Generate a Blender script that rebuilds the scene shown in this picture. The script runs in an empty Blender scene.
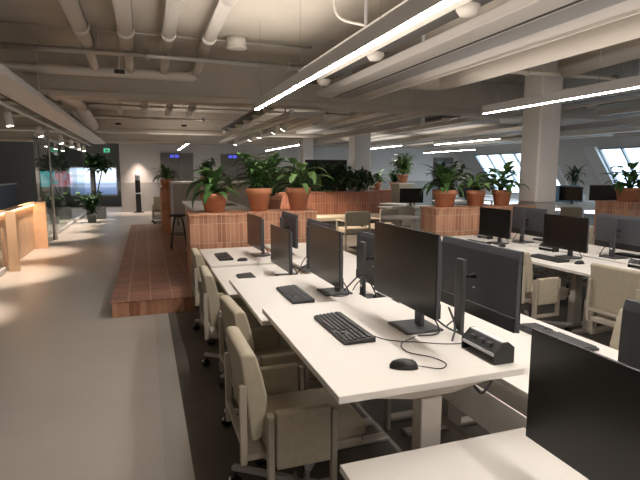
import bpy, bmesh, math, random
from mathutils import Vector, Matrix
random.seed(7)
C = bpy.context.scene
COL = C.collection
PI = math.pi

# ------------------------------------------------------------------ camera
cam_d = bpy.data.cameras.new('camera'); cam = bpy.data.objects.new('camera', cam_d); COL.objects.link(cam)
cam_d.sensor_width = 36; cam_d.lens = 36 * 500 / 640; cam_d.clip_start = .05; cam_d.clip_end = 200
_f, _vx, _vy = 500, 145, 172
_d = Vector(((_vx - 320) / _f, -(_vy - 240) / _f, 1)).normalized()
_c, _s = _d.z, -_d.y; _n = math.hypot(_c, _s)
_u = Vector((0, _c / _n, _s / _n))
_x = _d.cross(_u)
if _x.x < 0: _x = -_x
right = Vector((_x.x, _d.x, _u.x)); up = Vector((_x.y, _d.y, _u.y)); fwd = Vector((_x.z, _d.z, _u.z))
m = Matrix((right, up, -fwd)).transposed().to_4x4()
m.translation = Vector((0, 0, 1.63))
cam.matrix_world = m
C.camera = cam
# ------------------------------------------------------------------ world and exposure
W = bpy.data.worlds.new('sky'); C.world = W; W.use_nodes = True
W.node_tree.nodes['Background'].inputs[0].default_value = (.78, .9, 1, 1)
W.node_tree.nodes['Background'].inputs[1].default_value = 1.5
C.view_settings.view_transform = 'Standard'; C.view_settings.look = 'None'
C.view_settings.exposure = 1.95; C.view_settings.gamma = 1; C.view_settings.use_curve_mapping = False
LINEAR = 20      # strength of the linear lamps
SPOT_W = 95
FILL_UP = 3.0     # watts per metre of the added upward fill lights

# ------------------------------------------------------------------ materials
MATS = {}
def mat(name, col, rough=.6, metal=0, bump=0, bscale=60, var=0, vscale=6, spec=.5, trans=0, alpha=1):
    if name in MATS: return MATS[name]
    m = bpy.data.materials.new(name); m.use_nodes = True; nt = m.node_tree; N = nt.nodes; L = nt.links
    b = N['Principled BSDF']
    b.inputs['Base Color'].default_value = (*col, 1); b.inputs['Roughness'].default_value = rough
    b.inputs['Metallic'].default_value = metal; b.inputs['Specular IOR Level'].default_value = spec
    tc = N.new('ShaderNodeTexCoord')
    if var:
        nz = N.new('ShaderNodeTexNoise'); nz.inputs['Scale'].default_value = vscale; nz.inputs['Detail'].default_value = 4
        L.new(tc.outputs['Object'], nz.inputs['Vector'])
        r = N.new('ShaderNodeMapRange'); r.inputs[1].default_value = .3; r.inputs[2].default_value = .7
        r.inputs[3].default_value = 1 - var; r.inputs[4].default_value = 1 + var
        L.new(nz.outputs['Fac'], r.inputs[0])
        mx = N.new('ShaderNodeVectorMath'); mx.operation = 'SCALE'; mx.inputs[0].default_value = col
        L.new(r.outputs[0], mx.inputs['Scale']); L.new(mx.outputs[0], b.inputs['Base Color'])
    if bump:
        nz = N.new('ShaderNodeTexNoise'); nz.inputs['Scale'].default_value = bscale; nz.inputs['Detail'].default_value = 5
        L.new(tc.outputs['Object'], nz.inputs['Vector'])
        bp = N.new('ShaderNodeBump'); bp.inputs['Strength'].default_value = bump; bp.inputs['Distance'].default_value = .01
        L.new(nz.outputs['Fac'], bp.inputs['Height']); L.new(bp.outputs[0], b.inputs['Normal'])
    if trans: b.inputs['Transmission Weight'].default_value = trans
    MATS[name] = m; return m

def emis(name, col, s):
    m = bpy.data.materials.new(name); m.use_nodes = True; nt = m.node_tree
    for n in list(nt.nodes): nt.nodes.remove(n)
    o = nt.nodes.new('ShaderNodeOutputMaterial'); e = nt.nodes.new('ShaderNodeEmission')
    e.inputs[0].default_value = (*col, 1); e.inputs[1].default_value = s
    nt.links.new(e.outputs[0], o.inputs[0]); MATS[name] = m; return m

def brick(name, c1, c2, mortar, bw, rh, ms=.004, rough=.75):
    """stacked tiles laid on whichever face of the block: x-z, y-z or x-y by the face's own normal"""
    m = bpy.data.materials.new(name); m.use_nodes = True; nt = m.node_tree; N = nt.nodes; L = nt.links
    b = N['Principled BSDF']; b.inputs['Roughness'].default_value = rough
    tc = N.new('ShaderNodeTexCoord'); sp = N.new('ShaderNodeSeparateXYZ'); L.new(tc.outputs['Object'], sp.inputs[0])
    sn = N.new('ShaderNodeSeparateXYZ'); L.new(tc.outputs['Normal'], sn.inputs[0])
    def absgt(o):
        a = N.new('ShaderNodeMath'); a.operation = 'ABSOLUTE'; L.new(o, a.inputs[0])
        g = N.new('ShaderNodeMath'); g.operation = 'GREATER_THAN'; g.inputs[1].default_value = .6; L.new(a.outputs[0], g.inputs[0]); return g.outputs[0]
    def comb(a, c):
        k = N.new('ShaderNodeCombineXYZ'); L.new(a, k.inputs[0]); L.new(c, k.inputs[1]); return k.outputs[0]
    xz = comb(sp.outputs[0], sp.outputs[2]); yz = comb(sp.outputs[1], sp.outputs[2]); yx = comb(sp.outputs[1], sp.outputs[0])
    m1 = N.new('ShaderNodeMix'); m1.data_type = 'VECTOR'; L.new(absgt(sn.outputs[0]), m1.inputs['Factor']); L.new(xz, m1.inputs[4]); L.new(yz, m1.inputs[5])
    m2 = N.new('ShaderNodeMix'); m2.data_type = 'VECTOR'; L.new(absgt(sn.outputs[2]), m2.inputs['Factor']); L.new(m1.outputs[1], m2.inputs[4]); L.new(yx, m2.inputs[5])
    bt = N.new('ShaderNodeTexBrick'); bt.offset = 0; bt.squash = 1
    bt.inputs['Scale'].default_value = 1; bt.inputs['Brick Width'].default_value = bw; bt.inputs['Row Height'].default_value = rh
    bt.inputs['Mortar Size'].default_value = ms; bt.inputs['Mortar Smooth'].default_value = .1; bt.inputs['Bias'].default_value = 0
    bt.inputs['Color1'].default_value = (*c1, 1); bt.inputs['Color2'].default_value = (*c2, 1); bt.inputs['Mortar'].default_value = (*mortar, 1)
    L.new(m2.outputs[1], bt.inputs['Vector'])
    nz = N.new('ShaderNodeTexNoise'); nz.inputs['Scale'].default_value = 25; L.new(tc.outputs['Object'], nz.inputs['Vector'])
    r = N.new('ShaderNodeMapRange'); r.inputs[3].default_value = .85; r.inputs[4].default_value = 1.15; L.new(nz.outputs['Fac'], r.inputs[0])
    sc = N.new('ShaderNodeVectorMath'); sc.operation = 'SCALE'; L.new(bt.outputs['Color'], sc.inputs[0]); L.new(r.outputs[0], sc.inputs['Scale'])
    L.new(sc.outputs[0], b.inputs['Base Color'])
    bp = N.new('ShaderNodeBump'); bp.inputs['Strength'].default_value = .5; bp.inputs['Distance'].default_value = .004; bp.invert = True
    L.new(bt.outputs['Fac'], bp.inputs['Height']); L.new(bp.outputs[0], b.inputs['Normal'])
    MATS[name] = m; return m

def glassmat(name, tint, fac, rough=.02):
    m = bpy.data.materials.new(name); m.use_nodes = True; nt = m.node_tree; N = nt.nodes
    for n in list(N): N.remove(n)
    o = N.new('ShaderNodeOutputMaterial'); t = N.new('ShaderNodeBsdfTransparent'); g = N.new('ShaderNodeBsdfGlossy'); mx = N.new('ShaderNodeMixShader')
    t.inputs[0].default_value = (*tint, 1); g.inputs[1].default_value = rough; mx.inputs[0].default_value = fac
    fr = N.new('ShaderNodeLayerWeight'); fr.inputs[0].default_value = .5
    pw = N.new('ShaderNodeMath'); pw.operation = 'POWER'; pw.inputs[1].default_value = 4; nt.links.new(fr.outputs['Facing'], pw.inputs[0])
    ad = N.new('ShaderNodeMath'); ad.operation = 'MULTIPLY_ADD'; ad.inputs[1].default_value = .8; ad.inputs[2].default_value = fac; nt.links.new(pw.outputs[0], ad.inputs[0])
    nt.links.new(ad.outputs[0], mx.inputs[0])
    nt.links.new(t.outputs[0], mx.inputs[1]); nt.links.new(g.outputs[0], mx.inputs[2]); nt.links.new(mx.outputs[0], o.inputs[0])
    MATS[name] = m; return m

desk_white = mat('desk laminate', (.745, .71, .66), .45)
metal_white = mat('powder coated metal', (.50, .46, .41), .5)
fabric = mat('beige upholstery', (.46, .405, .305), .9, bump=.25, bscale=400, var=.05, vscale=30)
seatmat = mat('brown beige upholstery', (.38, .325, .24), .9, bump=.25, bscale=400)
frame_m = mat('beige powder coat', (.45, .40, .33), .5)
chrome = mat('chrome', (.5, .5, .5), .25, 1)
rubber = mat('black rubber', (.02, .02, .02), .6)
black = mat('black plastic', (.016, .016, .017), .42)
keym = mat('key caps', (.035, .035, .037), .5)
screen_m = mat('dark screen', (.009, .0085, .008), .24, spec=.5)
mon_back = mat('monitor grey back', (.055, .057, .065), .45)
stand_m = mat('stand grey', (.06, .062, .066), .4)
silver = mat('silver plastic', (.55, .55, .56), .35)
terracotta = mat('terracotta', (.58, .25, .135), .8, bump=.2, bscale=80, var=.12, vscale=12)
soil = mat('soil', (.05, .03, .02), .95, bump=.6)
leaf_m = mat('green leaf', (.085, .18, .05), .42, var=.35, vscale=9)
leaf_d = mat('deep green leaf', (.035, .09, .03), .42, var=.35, vscale=9)
leaf_l = mat('light green leaf', (.16, .28, .09), .42, var=.35, vscale=9)
bark = mat('bark', (.12, .08, .05), .9)
paint = mat('painted ceiling', (.58, .52, .445), .85, bump=.35, bscale=45, var=.04, vscale=2)
paint_c = mat('painted pipe', (.76, .70, .63), .65, bump=.15, bscale=60)
paint_p = mat('painted panel', (.72, .67, .62), .6)
paint_w = mat('painted wall', (.76, .72, .69), .85, bump=.05)
paint_d = mat('grey dado paint', (.47, .455, .43), .8)
darkvoid = mat('dark wall', (.12, .125, .13), .7)
greyrec = mat('grey recess wall', (.34, .36, .37), .7)
floor_m = mat('poured floor', (.47, .435, .395), .38, var=.05, vscale=1.2)
floor_d = mat('dark floor band', (.42, .39, .35), .45)
carpet = mat('carpet', (.13, .115, .095), .95, bump=.6, bscale=300, var=.08, vscale=5)
wood = mat('oak veneer', (.62, .42, .27), .5, var=.08, vscale=5)
alu = mat('grey aluminium', (.55, .54, .54), .45)
darkmetal = mat('dark gap', (.05, .045, .042), .7)
brick_m = brick('vertical terracotta tiles', (.62, .32, .19), (.40, .17, .095), (.62, .47, .35), .056, .245, .0035)
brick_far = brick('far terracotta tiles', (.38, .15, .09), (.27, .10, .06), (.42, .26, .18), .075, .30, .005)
brick_top = brick('floor terracotta tiles', (.36, .15, .095), (.20, .075, .048), (.50, .34, .25), .075, .245, .006, .42)
glass = glassmat('clear glass', (.80, .86, .84), .03)
glass_w = glassmat('window glass', (.85, .93, .97), .02)
lampE = emis('lamp diffuser', (1, .94, .885), LINEAR)
spotE = emis('spot lens', (1, .90, .78), 14)
ledE = emis('warm led strip', (1, .58, .30), 6)
greenE = emis('green sign light', (.05, .8, .4), .25)
blueE = emis('blue sign light', (.12, .14, .9), .22)

# ------------------------------------------------------------------ mesh helpers
def box(bm, x0, x1, y0, y1, z0, z1, bev=0, seg=1, mtx=None):
    v = [bm.verts.new((x, y, z)) for z in (z0, z1) for y in (y0, y1) for x in (x0, x1)]
    fs = [(0, 2, 3, 1), (4, 5, 7, 6), (0, 1, 5, 4), (2, 6, 7, 3), (0, 4, 6, 2), (1, 3, 7, 5)]
    F = [bm.faces.new([v[i] for i in f]) for f in fs]
    if mtx is not None:
        for q in v: q.co = mtx @ q.co
    if bev:
        es = list({e for f in F for e in f.edges})
        bmesh.ops.bevel(bm, geom=es, offset=bev, segments=seg, affect='EDGES', profile=.5)
def prism(bm, pts, a0, a1, axis='y', bev=0, seg=1):
    """polygon pts extruded along an axis; pts are (x,z) for y, (y,z) for x, (x,y) for z"""
    def P(p, a): return {'y': (p[0], a, p[1]), 'x': (a, p[0], p[1]), 'z': (p[0], p[1], a)}[axis]
    A = [bm.verts.new(P(p, a0)) for p in pts]; B = [bm.verts.new(P(p, a1)) for p in pts]
    F = [bm.faces.new(A), bm.faces.new(B[::-1])]
    n = len(pts)
    for i in range(n): F.append(bm.faces.new((A[i], B[i], B[(i + 1) % n], A[(i + 1) % n])))
    bmesh.ops.recalc_face_normals(bm, faces=F)
    if bev:
        es = list({e for f in F for e in f.edges})
        bmesh.ops.bevel(bm, geom=es, offset=bev, segments=seg, affect='EDGES', profile=.5)
def frame_at(d):
    d = d.normalized(); a = Vector((0, 0, 1)) if abs(d.z) < .9 else Vector((1, 0, 0))
    u = d.cross(a).normalized(); return u, u.cross(d).normalized()
def tube(bm, pts, r, seg=8, caps=True):
    pts = [Vector(p) for p in pts]; rs = r if isinstance(r, (list, tuple)) else [r] * len(pts)
    rings = []; u = None
    for i, p in enumerate(pts):
        d = (pts[min(i + 1, len(pts) - 1)] - pts[max(i - 1, 0)])
        if u is None: u, w = frame_at(d)
        else:
            dn = d.normalized(); u = (u - dn * u.dot(dn)).normalized(); w = dn.cross(u)
        rings.append([bm.verts.new(p + (u * math.cos(2 * PI * k / seg) + w * math.sin(2 * PI * k / seg)) * rs[i]) for k in range(seg)])
    fs = []
    for a, b in zip(rings, rings[1:]):
        for k in range(seg): fs.append(bm.faces.new((a[k], a[(k + 1) % seg], b[(k + 1) % seg], b[k])))
    if caps: fs.append(bm.faces.new(rings[0][::-1])); fs.append(bm.faces.new(rings[-1]))
    for f in fs: f.smooth = seg > 6
    bmesh.ops.recalc_face_normals(bm, faces=fs)
def lathe(bm, prof, seg=24, o=(0, 0, 0)):
    rings = [[bm.verts.new((o[0] + r * math.cos(2 * PI * k / seg), o[1] + r * math.sin(2 * PI * k / seg), o[2] + z)) for k in range(seg)] for r, z in prof]
    fs = []
    for a, b in zip(rings, rings[1:]):
        for k in range(seg):
            f = bm.faces.new((a[k], a[(k + 1) % seg], b[(k + 1) % seg], b[k])); f.smooth = True; fs.append(f)
    fs.append(bm.faces.new(rings[0][::-1])); fs.append(bm.faces.new(rings[-1]))
    bmesh.ops.recalc_face_normals(bm, faces=fs)
def curve_pts(pts, n=6):
    """catmull-rom through the points"""
    P = [Vector(p) for p in pts]; P = [P[0] * 2 - P[1]] + P + [P[-1] * 2 - P[-2]]; out = []
    for i in range(1, len(P) - 2):
        for k in range(n):
            t = k / n; a, b, c, d = P[i - 1:i + 3]
            out.append(.5 * ((2 * b) + (c - a) * t + (2 * a - 5 * b + 4 * c - d) * t * t + (3 * b - a - 3 * c + d) * t ** 3))
    out.append(P[-2]); return out

def obj(name, bm, m, parent=None, auto=False):
    me = bpy.data.meshes.new(name); bm.to_mesh(me); bm.free(); me.materials.append(m)
    o = bpy.data.objects.new(name, me); COL.objects.link(o)
    if parent: o.parent = parent
    return o
def part(name, m, parent, fn, *a, **k):
    bm = bmesh.new(); fn(bm, *a, **k); return obj(name, bm, m, parent)
def bxp(name, m, parent, *a, **k): return part(name, m, parent, box, *a, **k)
def tag(o, label, cat, group=None, kind=None):
    o['label'] = label; o['category'] = cat
    if group: o['group'] = group
    if kind: o['kind'] = kind
    return o
def thing(name, label, cat, loc=(0, 0, 0), rz=0, group=None):
    o = bpy.data.objects.new(name, None); COL.objects.link(o); o.location = loc; o.rotation_euler = (0, 0, rz)
    o.empty_display_size = .1
    return tag(o, label, cat, group)
def struct(name, bm, m, label=None):
    o = obj(name, bm, m); o['kind'] = 'structure'
    return o
def sbox(name, m, *a, **k):
    bm = bmesh.new(); box(bm, *a, **k); return struct(name, bm, m)
def dup(o, parent=None):
    c = o.copy(); COL.objects.link(c)
    if parent: c.parent = parent
    for ch in list(o.children): dup(ch, c)
    return c
PROTO = {}
def inst(key, make, label, loc, rz=0, group=None, cat=None):
    """first time builds, afterwards copies the thing with all its parts"""
    if key not in PROTO:
        o = make(); PROTO[key] = o
    else: o = dup(PROTO[key])
    o.location = loc; o.rotation_euler = (0, 0, rz); o['label'] = label
    if cat: o['category'] = cat
    if group: o['group'] = group
    elif 'group' in o: del o['group']
    return o

# ------------------------------------------------------------------ the room
FARY = 22.0; XW = 14.8; ZC = 3.5
sbox('floor', floor_m, -9, .18, -3, 26.5, -.1, 0)
sbox('floor.001', carpet, .18, 16.6, -3, 26.5, -.1, .002)
sbox('floor_strip', floor_d, .03, .18, -3, 5.9, -.05, .003)
sbox('ceiling', paint, -9, 16.6, -3, 26.5, ZC, ZC + .15)
sbox('wall_behind_camera', paint_w, -9, 16.6, -3.15, -3, 0, ZC)
sbox('wall_void', darkvoid, -9.15, -9, -3, 26.5, 0, ZC)
# far wall with grey dado, and the recess at the end of the corridor
bm = bmesh.new(); box(bm, -.95, 16.4, FARY, FARY + .2, 1.2, ZC); struct('wall_far', bm, paint_w)
bm = bmesh.new(); box(bm, -.95, 16.4, FARY - .015, FARY + .2, 0, 1.2); struct('wall_far_dado', bm, paint_d)
sbox('wall_recess_side', greyrec, -.95, -.75, FARY + .2, 26.3, 0, ZC)
sbox('wall_recess_end', greyrec, -9, .0, 26.3, 26.5, 0, ZC)
# beams
for i, (y, w, zb) in enumerate(((9.0, .45, 2.82), (16.6, .45, 2.82), (20.6, .4, 2.72))):
    bm = bmesh.new(); box(bm, -6, 16, y + .06, y + w - .06, zb + .10, ZC, .01); box(bm, -6, 16, y, y + w, zb, zb + .10, .02, 2)
    struct('ceiling_beam', bm, paint_p if 0 else paint)
# sloped window wall
def slope_x(z): return XW + (2.6 - z) * (1.5 / 1.9)
def slope_slab(bm, y0, y1, z0, z1, t=.14, off=0):
    a, b = slope_x(z0) + off, slope_x(z1) + off
    prism(bm, [(a, z0), (b, z1), (b + t, z1), (a + t, z0)], y0, y1, 'y')
bm = bmesh.new()
slope_slab(bm, -3, 26, 2.45, 3.55); slope_slab(bm, -3, 26, 0, .62)
for y0, y1 in ((-3, 3.0), (13.55, 16.0), (20.55, 26)): slope_slab(bm, y0, y1, .6, 2.47)
struct('wall_sloped', bm, mat('sloped wall paint', (.76, .76, .78), .8))
bm = bmesh.new(); slope_slab(bm, 13.5, 14.0, .6, 2.5, .2, -.16); slope_slab(bm, 15.7, 16.0, .6, 2.5, .2, -.16); struct('window_trim', bm, mat('white reveal paint', (.86, .87, .9), .6))
def window(n, y0, y1, k):
    r = bpy.data.objects.new(f'window_{n}', None); COL.objects.link(r); r['kind'] = 'structure'; r.location = (slope_x(.6), y0, .6)
    fr = mat('window frame paint', (.42, .45, .50), .5)
    bm = bmesh.new()
    st = (y1 - y0) / k
    for i in range(k + 1):
        y = y0 + i * st; w = .09 if i in (0, k) else .06
        slope_slab(bm, y - w / 2, y + w / 2, .62, 2.45, .12, -.03)
    for z in (.65, 1.62, 2.42): slope_slab(bm, y0, y1, z - .025, z + .025, .1, -.02)
    o = obj('window_frame', bm, fr); o.parent = r; o.matrix_parent_inverse = r.matrix_basis.inverted() if 0 else Matrix.Translation(-Vector(r.location))
    bm = bmesh.new(); slope_slab(bm, y0, y1, .65, 2.42, .012, .05)
    o = obj('pane', bm, glass_w); o.parent = r; o.matrix_parent_inverse = Matrix.Translation(-Vector(r.location))
window(1, 16.0, 20.5, 5); window(2, 3.0, 13.5, 12)

# columns: white above, grey dado below
def column(n, x, y, s, zt):
    bm = bmesh.new(); box(bm, x - s / 2, x + s / 2, y - s / 2, y + s / 2, 1.12, zt, .03, 3); a = struct('wall_column', bm, paint_w)
    bm = bmesh.new(); box(bm, x - s / 2 - .004, x + s / 2 + .004, y - s / 2 - .004, y + s / 2 + .004, 0, 1.12, .03, 3); b = struct('wall_column_base', bm, paint_d)
column(1, 6.3, 6.87, .43, ZC); column(2, 6.25, 14.3, .52, ZC); column(3, 6.35, 20.0, .45, ZC)

# doors in the far wall
def wall_door(n, x0, x1, z1, glazed=False):
    r = bpy.data.objects.new(f'door_{n}', None); COL.objects.link(r); r['kind'] = 'structure'; r.location = (x0, FARY, 0)
    dm = mat('grey door paint', (.20, .185, .17), .5)
    w = x1 - x0
    bxp('door_frame', mat('door frame paint', (.27, .25, .23), .5), r, 0, w, -.05, -.02, 0, z1)
    for s in (0, 1):
        a = .06 + s * (w / 2 - .03); b = a + w / 2 - .09
        leaf = bxp('door_leaf', dm, r, a, b, -.09, -.045, 0, z1 - .08, .004)
        if glazed: bxp('pane', mat('dim glass', (.30, .31, .31), .15), leaf, a + .12, b - .12, -.1, -.085, .9, z1 - .25)
        part('door_handle', chrome, leaf, tube, [((b if s == 0 else a) + (-.05 if s == 0 else .05), -.12, 1.0), ((b if s == 0 else a) + (-.05 if s == 0 else .05), -.12, 1.3)], .015)
wall_door(1, .62, 1.95, 2.42); wall_door(2, 3.1, 4.3, 2.4); wall_door(3, 13.6, 14.75, 2.35, True)

# ------------------------------------------------------------------ glass wall along the corridor
GX = -2.25
def glass_run(y0, y1, n, lab):
    t = thing('glass_partition', lab, 'glass wall', (GX, y0, 0))
    L = y1 - y0
    bxp('base_rail', alu, t, -.04, .04, 0, L, 0, .09, .006)
    bxp('top_rail', metal_white, t, -.03, .03, 0, L, 2.40, 2.46)
    for i in range(n):
        bxp('pane', glass, t, -.006, .006, i * L / n + .012, (i + 1) * L / n - .012, .09, 2.40)
glass_run(-1, 9.28, 5, 'clear glass wall beside the corridor before the lit wooden niche')
glass_run(12.4, 21.6, 4, 'clear glass wall running from the wooden niche to the corridor end')
for y, lab in ((13.5, 'slim white round post standing behind the corridor glass wall'),):
    t = thing('support_post', lab, 'post', (GX + .12, y, 0))
    part('shaft', paint_w, t, tube, [(0, 0, 0), (0, 0, 3.49)], .055, 16)
    part('collar', metal_white, t, tube, [(0, 0, 0), (0, 0, .03)], .07, 16)
t = thing('support_post', 'dark metal mullion post at the edge of the glass wall', 'post', (GX - .1, 8.4, 0)); bxp('shaft', darkvoid, t, -.05, .05, -.05, .05, 0, 2.6, .005); bxp('foot_plate', alu, t, -.08, .08, -.08, .08, 0, .012)
# lit niche in oak
t = thing('wooden_niche', 'oak niche unit with warm light strip set into the glass wall', 'wooden unit', (GX + .02, 9.2, 0))
bxp('end_panel', wood, t, .05, .20, .12, .17, 0, 1.0, .004)
bxp('end_panel', wood, t, -.10, .19, 2.80, 2.86, 0, 1.0, .004)
bxp('back_panel', wood, t, -.10, -.06, .17, 2.80, 0, 0.96)
bxp('counter_top', wood, t, -.10, .0, .17, 2.80, 0.96, 1.0, .004)
bxp('light_strip', ledE, t, -.055, -.025, .19, 2.78, 0.945, 0.959)

# void behind the glass: dark low walls, slanted braces, coloured screens
t = thing('balustrade', 'dark balustrade wall across the void behind the glass', 'balustrade', (-5.0, 14, 0))
bxp('panel', mat('dark blue grey panel', (.035, .05, .065), .5), t, -.1, .1, -5, 9, 0, 1.15); bxp('handrail', alu, t, -.13, .13, -5, 9, 1.15, 1.2, .01)
for i, (y, lab) in enumerate(((13, 'slanted dark steel brace crossing the void'), (17, 'second slanted dark steel brace deeper in the void'))):
    t = thing('steel_brace', lab, 'brace', (-5.5, y, 0)); part('strut', mat('brace paint', (.12, .12, .125), .6), t, tube, [(-1.6, 0, 0.2), (1.2, .3, 2.9)], .11, 10); bxp('foot_plate', alu, t, -1.8, -1.3, -.2, .2, 0, .03)

def screen_mat(name, kind):
    m = bpy.data.materials.new(name); m.use_nodes = True; nt = m.node_tree; N = nt.nodes; L = nt.links
    for n in list(N): N.remove(n)
    o = N.new('ShaderNodeOutputMaterial'); e = N.new('ShaderNodeEmission'); L.new(e.outputs[0], o.inputs[0])
    tc = N.new('ShaderNodeTexCoord'); cr = N.new('ShaderNodeValToRGB'); L.new(cr.outputs[0], e.inputs[0])
    sp = N.new('ShaderNodeSeparateXYZ'); L.new(tc.outputs['Generated'], sp.inputs[0])
    if kind == 'tv':
        nz = N.new('ShaderNodeTexNoise'); nz.inputs['Scale'].default_value = 5; nz.inputs['Detail'].default_value = 1
        L.new(tc.outputs['Generated'], nz.inputs['Vector'])
        a = N.new('ShaderNodeMath'); a.operation = 'ADD'; L.new(nz.outputs['Fac'], a.inputs[0])
        s = N.new('ShaderNodeMath'); s.operation = 'MULTIPLY_ADD'; s.inputs[1].default_value = .9; s.inputs[2].default_value = -.45; L.new(sp.outputs[0], s.inputs[0]); L.new(s.outputs[0], a.inputs[1])
        L.new(a.outputs[0], cr.inputs[0]); el = cr.color_ramp; el.interpolation = 'CONSTANT'
        el.elements[0].color = (.05, .45, .5, 1); el.elements[1].position = .42; el.elements[1].color = (.02, .10, .14, 1)
        for p, c in ((.48, (.7, .12, .15)), (.6, (.8, .6, .7)), (.68, (.75, .05, .10)), (.78, (.5, .75, .9)), (.86, (.75, .1, .12))):
            q = el.elements.new(p); q.color = (*c, 1)
        e.inputs[1].default_value = .4
    else:
        L.new(sp.outputs[2], cr.inputs[0]); el = cr.color_ramp
        el.elements[0].color = (.08, .12, .22, 1); el.elements[1].position = 1; el.elements[1].color = (.5, .68, .95, 1)
        for p, c in ((.22, (.13, .18, .30)), (.34, (.30, .36, .48)), (.40, (.20, .27, .42)), (.48, (.52, .66, .9)), (.62, (.8, .9, 1)), (.7, (.5, .62, .85)), (.82, (.85, .93, 1))):
            q = el.elements.new(p); q.color = (*c, 1)
        e.inputs[1].default_value = .5
    return m
t = thing('wall_screen', 'colourful wide display showing red and teal pictures behind the glass', 'screen', (-3.49, 20.0, 1.10))
bxp('housing', black, t, -.02, 1.04, 0, .08, -.03, .59, .01); bxp('display', screen_mat('red teal display', 'tv'), t, 0, 1.02, -.012, 0, 0, .56)
t = thing('wall_screen', 'large pale blue lit display at the end of the corridor', 'screen', (-2.15, 25.2, .60))
bxp('housing', greyrec, t, -.03, .90, 0, .1, -.06, 1.26); bxp('display', screen_mat('pale blue display', 'pale'), t, 0, .87, -.012, 0, 0, 1.21)
t = thing('wall_screen', 'narrow pale blue lit display behind the tall fig plant', 'screen', (-2.92, 25.2, .60))
bxp('housing', greyrec, t, -.03, .56, 0, .1, -.06, 1.26); bxp('display', MATS.get('x') or screen_mat('pale blue display two', 'pale'), t, 0, .53, -.012, 0, 0, 1.21)

# ------------------------------------------------------------------ tiled platform and brick dividers
t = thing('tiled_platform', 'raised platform clad in dark terracotta tiles beside the corridor', 'platform', (0, 0, 0))
bm = bmesh.new(); box(bm, -.42, .49, 5.93, 14.8, 0, .165); o = obj('riser', bm, brick('riser tiles', (.60, .32, .19), (.30, .11, .06), (.40, .27, .2), .06, .17, .003), t)
bm = bmesh.new(); box(bm, -.43, .495, 5.92, 14.8, .165, .178); o = obj('tile_deck', bm, brick_top, t)
bm = bmesh.new(); box(bm, .50, 2.2, 7.03, 14.8, 0, .17); o = obj('deck_base', bm, brick_top, t)

def brick_block(lab, x0, x1, y0, y1, z0, z1, m=brick_m, group=None, ledge=.012):
    t = thing('brick_divider', lab, 'planter wall', (x0, y0, z0))
    bxp('tiled_body', m, t, 0, x1 - x0, 0, y1 - y0, 0, z1 - z0 - .03)
    bxp('cap_course', m, t, -ledge, x1 - x0 + ledge, -ledge, y1 - y0 + ledge, z1 - z0 - .03, z1 - z0, .003)
    return t
brick_block('low wall of vertical terracotta tiles ending the bench beside the platform', .50, 1.28, 6.40, 7.0, 0, 1.10)
brick_block('low tiled wall set back slightly and carrying two tall flared pots', 1.30, 2.20, 6.48, 7.0, 0, 1.10)
brick_block('low wall of terracotta tiles ending the second desk bench, three pots on top', 4.10, 5.95, 6.50, 6.95, 0, 1.09)
brick_block('terracotta tiled wall beyond the white column carrying one pot', 7.65, 10.2, 6.2, 6.9, 0, 1.12)
brick_block('narrow terracotta block on the platform under two small plants', .36, .66, 12.9, 14.4, 0.18, 1.24)
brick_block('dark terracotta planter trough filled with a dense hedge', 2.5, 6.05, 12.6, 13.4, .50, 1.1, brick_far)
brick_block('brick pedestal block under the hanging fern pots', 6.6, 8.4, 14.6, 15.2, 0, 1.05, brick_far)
t = thing('banquette', 'long beige bench seat in front of the hedge trough', 'bench seat', (2.5, 11.9, 0))
bxp('seat', fabric, t, 0, 3.55, 0, .6, .38, .50, .03, 2); bxp('plinth', darkmetal, t, .05, 3.5, .05, .6, 0, .38); bxp('backrest', seatmat, t, 0, 3.55, .58, .68, 0, .50)

# white cabinet and white counter behind the wall
t = thing('bar_counter', 'white counter top behind the tiled wall with a dark inset', 'counter', (.62, 7.05, .17))
bxp('top', desk_white, t, 0, .85, 0, 2.5, .89, .93, .005); bxp('side_panel', metal_white, t, .05, .09, .05, 2.45, 0, .89); bxp('side_panel', metal_white, t, .75, .79, .05, 2.45, 0, .89)
bxp('inset', black, t, .55, .75, .9, 1.5, .93, .937, .002)
t = thing('storage_cabinet', 'tall pale grey cabinet with white top behind the bar stool', 'cabinet', (.57, 11.6, .17))
bxp('body', mat('cabinet beige grey', (.36, .32, .28), .6), t, 0, 1.8, 0, 1.2, 0, 1.2, .005); bxp('top', desk_white, t, -.02, 1.82, -.02, 1.22, 1.2, 1.24, .005)
bxp('side_panel', mat('cabinet side', (.45, .46, .5), .5), t, -.02, .0, 0, 1.2, 0, 1.2)
for k in (1, 2, 3): bxp('door_gap', darkmetal, t, .45 * k - .004, .45 * k + .004, -.003, .0, .05, 1.15)

# bar stool
def mk_stool():
    t = thing('bar_stool', '', 'stool')
    part('seat', black, t, lathe, [(.02, .62), (.17, .62), (.18, .635), (.17, .655), (.02, .66)], 24)
    for k in range(4):
        a = PI / 4 + k * PI / 2
        part('leg', black, t, tube, curve_pts([(.05 * math.cos(a), .05 * math.sin(a), .62), (.12 * math.cos(a), .12 * math.sin(a), .5), (.21 * math.cos(a), .21 * math.sin(a), 0)], 4), .013, 8)
    part('foot_ring', black, t, tube, [(.155 * math.cos(2 * PI * k / 16), .155 * math.sin(2 * PI * k / 16), .28) for k in range(17)], .009, 6)
    part('screw_column', black, t, tube, [(0, 0, .45), (0, 0, .62)], .02, 8)
    return t
inst('stool', mk_stool, 'black metal bar stool standing on the tiled platform by the counter', (.56, 9.85, .178))

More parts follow.
